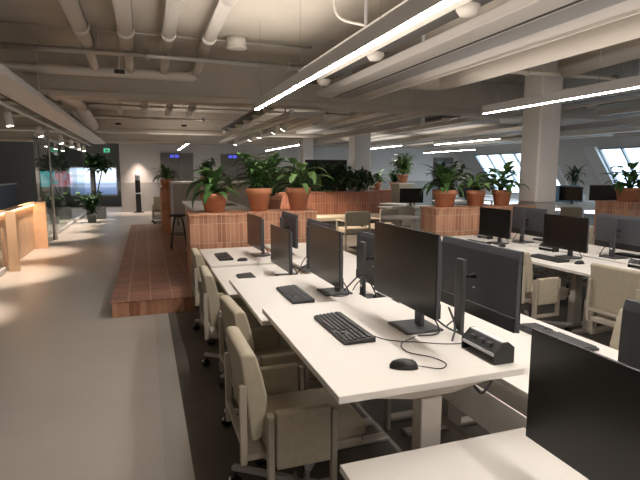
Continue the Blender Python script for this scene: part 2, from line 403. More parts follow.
# sanitiser stand, far office chair, planters at corridor end
t = thing('dispenser_stand', 'slim black dispenser stand against the far wall', 'stand', (-.30, FARY - .35, 0))
bxp('post', black, t, -.10, .10, -.06, .06, .02, 1.3, .01); bxp('base_plate', black, t, -.2, .2, -.18, .18, 0, .02, .005); bxp('drip_tray', silver, t, -.12, .12, -.16, -.06, .75, .79, .005)
part('bottle', silver, t, lathe, [(.02, 1.3), (.09, 1.3), (.09, 1.55), (.03, 1.6), (.02, 1.66)], 16)
L_ = bpy.data.lights.new('wall_washer', 'SPOT'); L_.energy = 110; L_.color = (1, .8, .68); L_.spot_size = 1.3; L_.spot_blend = 1; L_.shadow_soft_size = .05
o = bpy.data.objects.new('wall_washer', L_); COL.objects.link(o); o.location = (-.25, FARY - .35, 2.6); o.rotation_euler = (-.12, 0, 0)

# ------------------------------------------------------------------ leaves and plants
def leaf(bm, base, az, el, Ln, Wd, droop, fold=.25, n=6, shape=.5):
    p = Vector(base); e = el; st = Ln / n
    d2 = Vector((math.cos(az), math.sin(az), 0)); side = Vector((-math.sin(az), math.cos(az), 0))
    rows = []
    for i in range(n + 1):
        t = i / n
        w = Wd * .5 * (math.sin(PI * min(1, max(.03, t ** shape))) ** .75 if 0 < i < n else .06)
        nrm = Vector((-math.sin(e) * d2.x, -math.sin(e) * d2.y, math.cos(e)))
        rows.append((bm.verts.new(p - side * w + nrm * w * fold), bm.verts.new(p), bm.verts.new(p + side * w + nrm * w * fold)))
        p = p + (d2 * math.cos(e) + Vector((0, 0, math.sin(e)))) * st
        e -= droop / n
    for a, b in zip(rows, rows[1:]):
        for k in (0, 1):
            f = bm.faces.new((a[k], a[k + 1], b[k + 1], b[k])); f.smooth = True
R = random.uniform
def plant_leaves(bm, sbm, kind, s=1.0):
    """kind: 'strap' drooping straps, 'bush' many small leaves on stems, 'broad' large paddles on stalks, 'palm'"""
    if kind == 'strap':
        for k in range(34):
            leaf(bm, (R(-.02, .02), R(-.02, .02), R(0, .14) * s), k * 2.4 + R(-.3, .3), R(.75, 1.45) if k % 3 else R(.35, .7), R(.32, .50) * s, R(.08, .12) * s, R(1.0, 2.5), n=8, shape=.7)
    elif kind == 'bush':
        for k in range(20):
            az = k * 2.4; tilt = R(.1, .75); h = R(.15, .46) * s
            q = [(0, 0, 0), (math.cos(az) * h * tilt * .4, math.sin(az) * h * tilt * .4, h * .5), (math.cos(az) * h * tilt, math.sin(az) * h * tilt, h)]
            pts = curve_pts(q, 4); tube(sbm, pts, .005 * s, 5)
            for j, p in enumerate(pts[2:]):
                for q2 in range(2): leaf(bm, p, az + j * 2.4 + R(-.4, .4) + q2 * 3, R(-.1, .9), R(.12, .20) * s, R(.05, .085) * s, R(.4, 1.4), n=5)
    elif kind == 'broad':
        for k in range(36):
            az = k * 2.4 + R(-.3, .3); el = R(.45, 1.45); ln = R(.06, .34) * s
            tip = Vector((math.cos(az) * math.cos(el), math.sin(az) * math.cos(el), math.sin(el))) * ln
            tube(sbm, curve_pts([(0, 0, 0), tip * .5 + Vector((0, 0, .02)), tip], 3), .006 * s, 5)
            leaf(bm, tip, az, el * R(.25, .85), R(.19, .32) * s, R(.08, .14) * s, R(.7, 1.9), n=7, shape=.6)
    elif kind == 'palm':
        for k in range(5):
            az = k * 1.3; h = R(.25, .55) * s; c = Vector((math.cos(az) * .08, math.sin(az) * .08, h))
            tube(sbm, curve_pts([(0, 0, 0), c * .5, c], 3), .012 * s, 6)
            for j in range(12): leaf(bm, c, j * 2.4, R(.1, 1.3), R(.22, .32) * s, R(.03, .045) * s, R(.6, 1.6), n=6)
def potted(name, lab, loc, kind, s, rt, rb, h, m=leaf_m, rz=0, potm=None, cat='potted plant', group=None):
    t = thing(name, lab, cat, loc, rz, group)
    pm = potm or terracotta
    part('pot', pm, t, lathe, [(.01, 0), (rb, 0), (rb + (rt - rb) * .72, h * .74), (rt, h * .75), (rt, h - .006), (rt - .006, h), (rt - .02, h), (rt - .025, h * .88), (.01, h * .88)], 32)
    part('soil', soil, t, lathe, [(.01, h * .86), (rt - .03, h * .86), (rt - .03, h * .90), (.01, h * .91)], 20)
    bm = bmesh.new(); sb = bmesh.new(); plant_leaves(bm, sb, kind, s)
    for b in (bm, sb):
        for v in b.verts: v.co.z += h * .88
    if len(sb.verts): obj('stems', sb, leaf_d, t)
    else: sb.free()
    obj('leaves', bm, m, t)
    return t
potted('potted_plant', 'terracotta pot of long drooping strap leaves on the tiled wall end', (.86, 6.78, 1.10), 'strap', 1.15, .185, .125, .25, leaf_m, .4)
potted('potted_plant', 'tall terracotta pot with bushy small-leaved plant on the tiled wall', (1.46, 6.76, 1.10), 'bush', 1.12, .175, .11, .315, leaf_m)
potted('potted_plant', 'tall terracotta pot with big paddle-leaved plant at the tiled wall end', (2.02, 6.76, 1.10), 'broad', 1.15, .175, .11, .315, leaf_l, 1.1)
potted('potted_plant', 'wide terracotta pot with grassy mixed plant at end of second tiled wall', (4.42, 6.78, 1.09), 'strap', 1.12, .19, .135, .265, leaf_m, 1.5)
potted('potted_plant', 'terracotta pot with pale glossy leaves in the middle of second tiled wall', (5.02, 6.82, 1.09), 'broad', 1.0, .155, .12, .25, leaf_l, .3)
potted('potted_plant', 'terracotta pot with spreading plant standing next to the white column', (5.50, 6.78, 1.09), 'broad', 1.1, .155, .115, .25, leaf_m, 2.2)
potted('potted_plant', 'terracotta pot with long arching leaves on the tiled wall beyond the column', (7.98, 6.52, 1.12), 'broad', 1.15, .21, .17, .235, leaf_m, 3.1)
potted('potted_plant', 'terracotta pot with spiky plant on the narrow platform block', (.50, 13.2, 1.24), 'strap', 1.0, .15, .11, .2, leaf_m)
potted('potted_plant', 'small leafy plant in a pot on the tall pale cabinet', (1.35, 12.1, 1.41), 'bush', 1.0, .14, .1, .10, leaf_m)
potted('potted_plant', 'dark leafy potted plant standing behind the two tall flared pots', (2.15, 8.9, .9), 'broad', 1.7, .2, .15, .3, leaf_d)
potted('potted_plant', 'light green potted plant on the cabinet top above a far monitor', (7.4, 13.65, 1.30), 'bush', 1.5, .17, .12, .25, leaf_l)
potted('potted_plant', 'spiky fern in a small pot beside the hedge trough', (7.1, 14.85, 1.05), 'strap', 1.1, .16, .11, .25, leaf_m)
potted('potted_plant', 'trailing fern in a small pot next to the spiky fern', (7.75, 14.85, 1.05), 'bush', .9, .16, .11, .25, leaf_d)
potted('potted_plant', 'dark shrub plant rising behind the middle pots of second wall', (6.3, 9.6, .9), 'bush', 1.5, .17, .13, .25, leaf_d, .8)
potted('potted_palm', 'dragon palm in a grey floor planter by the sloped windows', (12.4, 12.0, 0), 'palm', 1.7, .3, .26, .95, leaf_d, .2, mat('grey planter', (.17, .18, .18), .6), 'palm')
# cabinet under the light green plant
t = thing('storage_cabinet', 'low beige cabinet carrying the light green plant behind far monitor', 'cabinet', (7.15, 13.4, 0)); bxp('body', fabric, t, 0, .5, 0, .5, 0, 1.27, .005); bxp('top', desk_white, t, -.01, .51, -.01, .51, 1.27, 1.30, .004)
for nm, x, y, w, lab in (('plant_stand', 2.15, 8.9, .45, 'plinth holding the dark leafy plant behind the tiled wall'), ('plant_stand', 6.3, 9.6, .4, 'plinth under the dark shrub plant')):
    h = .95 if x == 5.35 else .9
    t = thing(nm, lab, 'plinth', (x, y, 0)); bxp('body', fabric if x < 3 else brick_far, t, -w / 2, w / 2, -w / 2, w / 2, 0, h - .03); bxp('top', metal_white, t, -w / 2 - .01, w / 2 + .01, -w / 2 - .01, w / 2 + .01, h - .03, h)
# hedge
bm = bmesh.new()
for i in range(3200):
    x, y = R(2.55, 6.0), R(12.62, 13.35); z = 1.11 + R(0, 1) ** .8 * (.60 + .14 * math.sin(x * 3) + .08 * math.sin(x * 9))
    leaf(bm, (x, y, z), R(0, 6.28), R(-.4, 1.2), R(.12, .24), R(.05, .09), R(.3, 1.3), n=3)
o = tag(obj('hedge_foliage', bm, leaf_d), 'dense dark green foliage filling the tiled trough', 'hedge', kind='stuff')
t = thing('pinboard', 'black board panel behind the hedge between two columns', 'board', (4.6, 14.6, 0)); bxp('panel', black, t, 0, 1.35, 0, .06, .9, 2.0, .005); bxp('leg', black, t, .05, .1, 0, .06, 0, .9); bxp('leg', black, t, 1.25, 1.3, 0, .06, 0, .9)
# fig tree at corridor end
t = thing('fig_tree', 'tall fig tree with dark crown in a grey box at corridor end', 'tree', (-1.68, 19.3, 0))
bxp('planter_box', mat('grey planter', (.17, .18, .18), .6), t, -.3, .3, -.3, .3, 0, .42, .01); bxp('soil', soil, t, -.27, .27, -.27, .27, .42, .43)
bm = bmesh.new(); lb = bmesh.new()
for (a, b, c) in ((-.02, .05, 1.95), (.0, .2, 1.85), (.30, -.1, 1.85)):
    tube(bm, curve_pts([(0, 0, .42), (a * .3, b * .3, 1.0 if c > 1.2 else .7), (a, b, c)], 4), .022, 6)
    for k in range(110):
        leaf(lb, (a + R(-.22, .28), b + R(-.3, .3), c + R(-.18, .28)), R(0, 6.28), R(-.6, .9), R(.16, .26), R(.10, .15), R(.3, 1.2), n=4)
obj('trunk', bm, bark, t); obj('leaves', lb, leaf_d, t)
potted('potted_plant', 'low leafy plant in a pot on the corridor floor by the fig tree', (-1.70, 17.8, 0), 'bush', 1.5, .16, .12, .3, leaf_d, 0, mat('grey planter', (.17, .18, .18), .6))

# ------------------------------------------------------------------ desks
def mk_desk(side, h):
    """local: user's edge at x=0, centre gap at x=.78, y from 0 to 1.2 ; h surface height"""
    t = thing('desk', '', 'desk')
    bxp('desktop', desk_white, t, 0, .78, .006, 1.194, h - .028, h, .002)
    for y in (.10, 1.10):
        leg = bxp('leg', metal_white, t, .36, .45, y - .035, y + .035, .03, h - .09, .004)
        bxp('lower_sleeve', metal_white, leg, .352, .458, y - .042, y + .042, .03, h - .36, .004)
        bxp('foot', metal_white, t, .06, .74, y - .035, y + .035, .003, .03, .006)
        part('support_arm', metal_white, t, prism, [(.07, h - .028), (.72, h - .028), (.70, h - .05), (.50, h - .085), (.32, h - .085), (.07, h - .042)], y - .035, y + .035, 'y', .002)
    bxp('crossbar', metal_white, t, .47, .53, .14, 1.06, h - .085, h - .035)
    sw = bxp('height_switch', black, t, .01, .05, 1.0, 1.1, h - .045, h - .028, .003)
    return t
HL = [.63, .87, .79, .66, .68]; HR = [.70, .745, .72, .70, .70]
YL = [.3, 1.5, 2.7, 3.9, 5.1]
rowname = ['low one at the cropped end', 'raised highest, with wired keyboard and mouse', 'stepped between the raised desk and the low desks', 'second from the tiled wall', 'touching the tiled wall']
def desk_at(x0, y0, h, flip, lab, group=None):
    key = f'desk{h}'
    if flip: return inst(key, lambda: mk_desk(0, h), lab, (x0, y0 + 1.2, 0), PI, group)
    return inst(key, lambda: mk_desk(0, h), lab, (x0, y0, 0), 0, group)
B1 = .59; G = .05; B1R = B1 + .78 * 2 + G
for i in range(5):
    desk_at(B1, YL[i], HL[i], False, 'white sit-stand desk on the corridor side, ' + rowname[i])
    desk_at(B1R, YL[i], HR[i], True, 'white desk facing the aisle, ' + ['at the camera end of the bench', 'behind the highest raised desk', 'third from the tiled wall', 'second from the tiled wall', 'by the tiled wall under its corner'][i])
B2 = 3.85; B2R = B2 + .78 * 2 + G
for i in range(1, 5):
    desk_at(B2, YL[i], .69, False, 'white desk of the second bench along the aisle, ' + ['', 'at its cropped end', 'third from the planter wall', 'second from the planter wall', 'against the planter wall'][i])
    desk_at(B2R, YL[i], .69, True, 'white desk on the window side of the second bench, ' + ['', 'at its cropped end', 'third from the planter wall', 'second from the planter wall', 'against the planter wall'][i])
# shared cable tray under the gap
for nm, x, lab in (('first', B1 + .78 + G / 2, 'pale metal cable tray under the gap of the corridor bench'), ('second', B2 + .78 + G / 2, 'pale metal cable tray under the gap of the second bench')):
    t = thing('cable_tray', lab, 'cable tray', (x, .3, 0))
    L = 6.0
    part('trough', desk_white, t, prism, [(-.005, .70 if 0 else .66), (-.02, .50), (.10, .48), (.12, .52), (.115, .52), (.098, .49), (-.012, .508), (.003, .66)], 0, L, 'y')
    bxp('rail', metal_white, t, -.02, .01, 0, L, .36, .385)
    for k in range(6): bxp('hanger', metal_white, t, -.01, .01, k * 1.19 + .0, k * 1.19 + .03, .003, .50)
for (x, y, z0, z1) in ((1.36, 1.85, .45, .62),):
    bm = bmesh.new(); tube(bm, curve_pts([(1.18, 1.56, .80), (1.25, 1.60, .745), (1.34, 1.66, .76), (1.38, 1.7, .82)], 5), .006, 6)
    tag(obj('power_cable', bm, black), 'black cable looping under the end of the raised desk', 'cable')

# ------------------------------------------------------------------ monitor, keyboard, mouse, socket box
def mk_monitor(dz=0):
    t = thing('monitor', '', 'monitor')
    bxp('base_plate', stand_m, t, -.10, .10, -.10, .10, 0, .012, .005, 2)
    st = bxp('stand_column', stand_m, t, .010, .035, -.03, .03, .012, .42 + dz * .6, .006, 2)
    part('cable_hole', silver, st, tube, [(.008, 0, .10), (.037, 0, .10)], .012, 12)
    part('hinge_arm', black, t, tube, [(.012, 0, .30 + dz), (-.058, 0, .30 + dz)], .018, 10)
    pn = part('rear_casing', mon_back, t, prism, [(-.078, .095 + dz), (-.078, .465 + dz), (-.070, .465 + dz), (-.060, .43 + dz), (-.056, .30 + dz), (-.058, .16 + dz), (-.070, .095 + dz)], -.305, .305, 'y', .002)
    bxp('screen', screen_m, t, -.084, -.078, -.305, .305, .095 + dz, .465 + dz, .0015)
    bxp('bottom_band', black, pn, -.070, -.052, -.303, .303, .097 + dz, .165 + dz, .003)
    part('badge', stand_m, pn, tube, [(-.056, 0, .235 + dz), (-.0585, 0, .235 + dz)], .012, 16)
    part('cable', black, t, tube, curve_pts([(-.045, -.05, .17), (.02, -.10, .10), (.06, -.12, .02), (.02, -.14, .006), (-.06, -.13, .006)], 5), .004, 6)
    return t
def mk_keyboard():
    t = thing('keyboard', '', 'keyboard')
    part('body', black, t, prism, [(-.075, 0), (.075, 0), (.075, .024), (-.075, .014)], -.22, .22, 'y', .003, 2)
    bm = bmesh.new()
    def key(x, y0, y1):
        z = .014 + (x + .075) / .15 * .010
        box(bm, x - .008, x + .008, y0 + .001, y1 - .001, z, z + .006, .0015)
    # rows from the typist outwards; local y positive is the typist's left
    for r in range(6):
        x = -.060 + r * .0205 + (.006 if r == 5 else 0)
        y = .212
        if r == 0:
            for w in (.024, .02, .024, .11, .024, .02, .024): key(x, y - w, y); y -= w
        else:
            while y > -.062: key(x, y - .0187, y); y -= .0187
        if r in (0, 3, 4, 5):
            for k in range(3): key(x, -.076 - k * .0187 - .0187, -.076 - k * .0187)
        elif r == 1: key(x, -.095 - .0187, -.095)
        for k in range(4): key(x, -.138 - k * .0187 - .0187, -.138 - k * .0187)
    obj('keys', bm, keym, t)
    return t
def mk_mouse():
    t = thing('mouse', '', 'mouse')
    bm = bmesh.new(); n = 12; rings = []
    for i in range(n + 1):
        u = i / n; x = -.055 + .11 * u; w = .031 * (math.sin(PI * (.06 + .88 * u)) ** .45); h = .036 * (math.sin(PI * (.04 + .80 * (1 - u) * .95 + .1)) ** .6) * (1 if i not in (0, n) else .55)
        rings.append([bm.verts.new((x, w * math.cos(PI * k / 10), max(0, h * math.sin(PI * k / 10)))) for k in range(11)])
    fs = []
    for a, b in zip(rings, rings[1:]):
        for k in range(10): fs.append(bm.faces.new((a[k], a[k + 1], b[k + 1], b[k])))
        fs.append(bm.faces.new((a[10], a[0], b[0], b[10])))
    fs.append(bm.faces.new(rings[0])); fs.append(bm.faces.new(rings[-1][::-1]))
    for f in fs: f.smooth = True
    bmesh.ops.recalc_face_normals(bm, faces=fs)
    obj('shell', bm, black, t)
    part('scroll_wheel', rubber, t, tube, [(.03, -.003, .026), (.03, .003, .026)], .008, 12)
    return t
def mk_socket():
    t = thing('socket_box', '', 'socket box')
    for y in (-.112, .102): part('end_cheek', black, t, prism, [(-.045, 0), (.05, 0), (.05, .065), (.02, .088), (-.005, .088), (-.045, .05)], y, y + .01, 'y', .002)
    part('housing', black, t, prism, [(-.04, .032), (.045, .0), (.045, .062), (.02, .084), (-.003, .084), (-.04, .05)], -.103, .103, 'y')
    bxp('light_strip', mat('white plastic', (.8, .8, .82), .3), t, -.004, .018, -.104, .104, .083, .088)
    bxp('front_rail', silver, t, -.046, -.038, -.103, .103, .032, .044)
    for y in (-.05, 0, .055):
        part('socket', mat('socket grey', (.03, .03, .032), .35), t, box, -.034, -.012, y - .016, y + .016, .052, .074, .002)
    return t
SC = 'screens on the desk benches'
def mon(x, y, z, flip, lab, rz=0, dz=0): return inst('mon%g' % dz if dz else 'mon', lambda: mk_monitor(dz), lab, (x, y, z + .0005), (PI if flip else 0) + rz)
def kb(x, y, z, flip, lab, rz=0): return inst('kb', mk_keyboard, lab, (x, y, z + .0005), (PI if flip else 0) + rz)
YM = [.945, 2.10, 3.22, 4.44, 5.61]
ml = ['black monitor on the low desk cropped by the picture edge', 'big black monitor facing the wired keyboard on the raised desk', 'black monitor on the desk stepped below the raised one', 'black monitor beside the short keypad, one before the tiled wall', 'slim black monitor standing against the tiled wall']
for i in range(5): mon(1.24 if i == 0 else 1.225, YM[i], HL[i], False, ml[i], (-.0, .0, .0, .03, .05)[i], (.035, .035, 0, 0, 0)[i])
yr = [.93, 2.05, 3.22, 4.5, 5.50]
mr = ['grey-backed monitor cropped at the picture edge behind black screen', 'large grey-backed monitor seen from behind, beside the socket box', 'grey-backed monitor half hidden behind the big black monitor', 'grey-backed monitor hidden behind the stepped desk screen', 'dark monitor showing behind two slim screens near the tiled wall']
for i in range(5): mon(1.465, yr[i], HR[i], True, mr[i], 0, (.035, .075, 0, 0, 0)[i])
kl = [None, 'black full-size wired keyboard on the raised desk', 'black keyboard on the stepped middle desk', 'short black keypad on the desk one before the tiled wall', 'black keyboard beside a mouse by the tiled wall']
kpos = [None, (.875, 2.19), (.93, 3.22), (.80, 4.37), (.79, 5.58)]
for i in (1, 2, 4): kb(*kpos[i], HL[i], False, kl[i])
kb(2.03, 2.03, HR[1], True, 'black keyboard at the aisle edge behind large grey monitor')
kb(1.95, 3.35, HR[2], True, 'black keyboard behind the half hidden grey monitor')
kb(1.92, 5.4, HR[4], True, 'black keyboard on the aisle desk by the tiled wall')
t = thing('keypad', 'short black keypad on the desk one before the tiled wall', 'keyboard', (.84, 4.50, HL[3] + .0005))
part('body', black, t, prism, [(-.075, 0), (.075, 0), (.075, .024), (-.075, .014)], -.12, .12, 'y', .003); bm = bmesh.new()
for r in range(6):
    for k in range(11): box(bm, -.068 + r * .0225, -.049 + r * .0225, -.112 + k * .0205, -.094 + k * .0205, .015 + r * .0016, .022 + r * .0016, .001)
obj('keys', bm, keym, t)
inst('mouse', mk_mouse, 'black wired mouse in front of the big black monitor', (.925, 1.665, HL[1] + .0005), -.45)
inst('mouse', mk_mouse, 'black mouse beside the keyboard next to the tiled wall', (.95, 5.30, HL[4] + .0005), 0)
# cables on the raised desk
z = HL[1] + .004
def cable(lab, pts, r=.0022):
    bm = bmesh.new(); tube(bm, curve_pts(pts, 6), r, 5); tag(obj('cable', bm, black), lab, 'cable')
cable('thin black keyboard cable running across the raised desk', [(.952, 2.03, z + .01), (1.0, 1.98, z), (1.06, 1.93, z), (1.12, 1.90, z), (1.22, 1.84, z), (1.30, 1.82, z)])
cable('thin black mouse cable looping on the raised desk', [(.975, 1.64, z + .006), (1.05, 1.60, z), (1.10, 1.64, z), (1.08, 1.72, z), (1.02, 1.80, z), (1.04, 1.90, z), (1.12, 1.95, z), (1.15, 1.97, z)])
cable('black cable arcing behind the stepped desk monitor', [(1.25, 3.1, .83), (1.33, 3.0, .95), (1.36, 2.9, .90), (1.37, 2.8, .80)], .005)
cable('black cable arcing behind the monitor one before the tiled wall', [(1.25, 4.3, .70), (1.32, 4.15, .82), (1.37, 4.05, .78), (1.37, 3.95, .70)], .005)
cable('black crossing cable behind the big black monitor', [(1.25, 2.0, .96), (1.32, 1.95, .90), (1.38, 1.85, .88), (1.42, 1.9, .80)], .005)
cable('second crossing cable behind the big black monitor', [(1.27, 1.85, .88), (1.33, 1.92, .92), (1.36, 2.02, .98), (1.42, 2.06, .90)], .005)
# socket boxes
def sock(x, y, z, flip, lab): return inst('sock', mk_socket, lab, (x, y, z + .0005), PI if flip else 0)
sock(1.318, 1.675, HL[1], False, 'black socket box at the back corner of the raised desk')
sock(1.50, 2.95, HR[2], True, 'black socket box beside the half hidden grey monitor')
sock(1.31, 5.08 + .12, HL[4], False, 'black socket box behind the slim monitor by the tiled wall')

# second bench equipment
m2l = {3: 'black monitor on second bench facing the aisle chairs', 4: 'dark brown-black monitor on second bench below the potted plants', 2: 'black monitor at the cropped end of the second bench'}
for i, y in ((4, 5.45), (3, 4.27)): mon(4.40, y, .69, False, m2l[i])
mon(4.78, 5.42, .69, True, 'grey-backed monitor paired behind the one below the potted plants')
mon(4.86, 4.10, .69, True, 'grey-backed monitor paired behind the black one by the aisle chairs')
kb(4.10, 4.25, .69, False, 'black keyboard in front of the black monitor on second bench')
kb(4.12, 5.55, .69, False, 'black keyboard in front of the dark monitor below the plants')
kb(5.12, 4.02, .69, True, 'black keyboard behind the grey-backed monitor of the second bench')
kb(4.20, 3.25, .69, False, 'black keyboard at the cropped end of the second bench')
kb(5.15, 5.35, .69, True, 'black keyboard on the window side of the planter wall desk')
sock(4.55, 3.52, .69, False, 'black socket box with silver sockets beside grey-backed monitor')
sock(4.55, 4.72, .69, False, 'black socket box between the two monitor pairs')
sock(4.55, 5.92, .69, False, 'black socket box next to the planter wall monitor')
inst('mouse', mk_mouse, 'black mouse beneath the black monitor of second bench', (4.20, 3.93, .6905), 0)
inst('mouse', mk_mouse, 'black mouse beneath the monitor below the potted plants', (4.22, 5.15, .6905), 0)

# ------------------------------------------------------------------ chairs
def mk_chair():
    t = thing('office_chair', '', 'chair')
    bxp('seat', seatmat, t, -.22, .26, -.215, .215, .40, .475, .02, 3)
    bxp('seat_shell', frame_m, t, -.22, .24, -.21, .21, .355, .40, .01, 2)
    part('backrest', fabric, t, prism, [(-.285, .47), (-.31, .70), (-.33, .855), (-.305, .868), (-.262, .860), (-.238, .78), (-.212, .66), (-.222, .54), (-.245, .475)], -.215, .215, 'y', .012, 3)
    for s in (-1, 1):
        bxp('back_post', frame_m, t, -.335, -.305, s * .205 - .013, s * .205 + .013, .37, .73, .003)
        o = bxp('armrest', fabric, t, -.19, .06, s * .25 - .022, s * .25 + .022, .35, .61, .010, 3)
        bm = bmesh.new()
        box(bm, -.225, -.198, s * .25 - .022, s * .25 + .022, .22, .60, .003); box(bm, .065, .090, s * .25 - .02, s * .25 + .02, .22, .59, .003)
        box(bm, -.225, .09, s * .25 - .014, s * .25 + .014, .22, .25, .003)
        obj('arm_frame', bm, frame_m, t)
    bm = bmesh.new(); box(bm, -.31, -.20, -.19, .19, .37, .40, .003); box(bm, -.335, -.31, -.2, .2, .46, .485, .003); obj('rear_bracket', bm, frame_m, t)
    part('gas_column', chrome, t, tube, [(0, 0, .10), (0, 0, .36)], .026, 12)
    part('hub', frame_m, t, tube, [(0, 0, .085), (0, 0, .125)], .045, 14)
    for k in range(4):
        a = PI / 4 + k * PI / 2 + .15; M = Matrix.Rotation(a, 4, 'Z')
        lg = bxp('base_leg', alu, t,   .03, .38, -.018, .018, .088, .112, .004, mtx=M)
        c = M @ Vector((.36, 0, 0)); b2 = a + 1.1; d = Vector((math.cos(b2), math.sin(b2), 0)); e = Vector((-d.y, d.x, 0))
        bm = bmesh.new()
        for s in (-1, 1): tube(bm, [c + e * s * .010 + Vector((d.x * .012, d.y * .012, .032)), c + e * s * .026 + Vector((d.x * .012, d.y * .012, .032))], .030, 14)
        cs = obj('caster_wheel', bm, rubber, lg)
        bm = bmesh.new(); tube(bm, [c + Vector((0, 0, .03)), c + Vector((0, 0, .09))], .011, 8); tube(bm, [c + e * -.009 + Vector((d.x * .012, d.y * .012, .036)), c + e * .009 + Vector((d.x * .012, d.y * .012, .036))], .034, 14)
        obj('caster_fork', bm, chrome, lg)
    return t
def chair(x, y, rz, lab): return inst('chair', mk_chair, lab, (x, y, .003), rz)
chair(.67, 2.22, 0, 'beige boxy office chair tucked at the raised desk, arm toward camera')
chair(.74, 2.89, .05, 'beige office chair directly behind the one at the raised desk')
chair(.71, 3.93, -.02, 'beige office chair beside the short keypad desk')
chair(.73, 4.95, .0, 'beige office chair last in line before the tiled wall')
chair(3.70, 4.02, .04, 'beige office chair in the aisle beside the black monitor pair')
chair(3.86, 2.99, .06, 'beige office chair in the aisle seen from behind, cropped by the edge')
chair(2.22, 1.86, PI - .1, 'beige office chair at the aisle side near the cropped grey monitor')
chair(5.72, 5.65, PI, 'beige office chair on the window side of the second bench')
chair(5.70, 4.3, PI + .1, 'beige office chair on the window side behind the monitor pair')
chair(2.05, 4.95, PI, 'beige office chair at the aisle side near the tiled wall')
# lounge and further desks
def mk_lounge():
    t = thing('lounge_chair', '', 'chair')
    bxp('seat', fabric, t, -.26, .26, -.25, .25, .36, .46, .02, 2)
    bxp('backrest', fabric, t, -.27, -.20, -.25, .25, .52, .82, .02, 2)
    for s in (-1, 1):
        bm = bmesh.new(); box(bm, -.28, -.24, s * .27 - .015, s * .27 + .015, 0, .80, .003); box(bm, .22, .26, s * .27 - .015, s * .27 + .015, 0, .62, .003); box(bm, -.28, .26, s * .27 - .015, s * .27 + .015, .60, .63, .003)
        obj('side_frame', bm, frame_m, t)
    return t
for x, y, r, lab in ((4.12, 9.75, PI / 2, 'beige lounge chair seen from behind below the hedge trough'), (3.05, 10.3, PI / 2, 'beige lounge chair close to the tiled wall corner'),
                     (5.0, 10.2, PI * .6, 'beige lounge chair beside the round lounge table'), (5.7, 8.7, PI * .9, 'beige lounge chair across the round lounge table'),
                     (5.7, 10.75, PI / 2, 'beige lounge chair in front of the far dark monitor'), (7.1, 10.4, PI, 'beige lounge chair next to the planter wall end')):
    inst('lounge', mk_lounge, lab, (x, y, .003), r)
def mk_round():
    t = thing('round_table', '', 'table')
    part('top', desk_white, t, lathe, [(.01, .70), (.43, .70), (.45, .715), (.43, .73), (.01, .73)], 32)
    part('column', metal_white, t, tube, [(0, 0, .02), (0, 0, .70)], .035, 12)
    part('foot', metal_white, t, lathe, [(.01, 0), (.26, 0), (.26, .012), (.05, .03), (.01, .03)], 24)
    return t
inst('round', mk_round, 'white round lounge table beyond the aisle', (4.85, 9.0, .003)); PROTO['round'].scale = (.9, .9, 1)
inst('round', mk_round, 'white round table in front of the banquette', (6.7, 12.9, .003))
# far bench with monitors
def simple_desk(lab, x, y, w, d, h, rz=0):
    t = thing('desk', lab, 'desk', (x, y, 0), rz)
    bxp('desktop', desk_white, t, 0, w, 0, d, h - .03, h, .003)
    for a in (.05, w - .1):
        for b in (.05, d - .1): bxp('leg', metal_white, t, a, a + .05, b, b + .05, .003, h - .03)
    return t
simple_desk('white long desk under the far dark monitor', 5.7, 11.05, 1.5, .8, .75)
inst('mon', mk_monitor, 'dark monitor on the far desk below the light green plant', (6.45, 11.45, .7505), PI / 2 - .3)
simple_desk('white desk behind the middle pots near the far windows', 8.2, 12.6, 1.8, .8, .78)
simple_desk('white desk by the far windows behind the white column', 10.2, 15.0, 1.8, .8, .78)
inst('mon', mk_monitor, 'dark monitor between the middle pots and the far windows', (9.2, 12.95, .7805), PI / 2)
simple_desk('white desk before the dragon palm with a frontal black monitor', 9.5, 8.9, 3.0, 2.1, .78, 0)
mon(10.38, 9.15, .78, False, 'small black monitor seen frontally before the dragon palm', PI * .235, .075)
inst('mon', mk_monitor, 'grey monitor standing beside the frontal one before the palm', (10.75, 10.45, .7805), PI * .12)
inst('mon', mk_monitor, 'tall dark monitor partly behind the white column edge', (10.3, 10.8, .7805), -PI * .12)
inst('mon', mk_monitor, 'dark monitor next to the pot beyond the column', (11.35, 9.15, .7805), -.5)
chair(8.95, 8.75, .9, 'beige chair back beyond the column at the far window desk')
t = thing('desk_screen_panel', 'blue-grey fabric divider panel on the far window desk', 'desk divider', (10.3, 11.0 + .12, .78)); bxp('panel', mat('blue grey felt', (.13, .18, .22), .9), t, 0, 1.4, 0, .03, .0, .48, .004); bxp('clamp', alu, t, .1, .2, -.01, .04, -.0, .04)
simple_desk('low white side desk in front of the tiled wall beyond the column', 7.3, 4.2, 1.0, 1.2, .72)
for (x, y, lab) in ((.0, 13.5, 'grey office chair beside the narrow platform block'),):
    o = inst('chair', mk_chair, lab, (.45, 16.9, .003), 1.5)

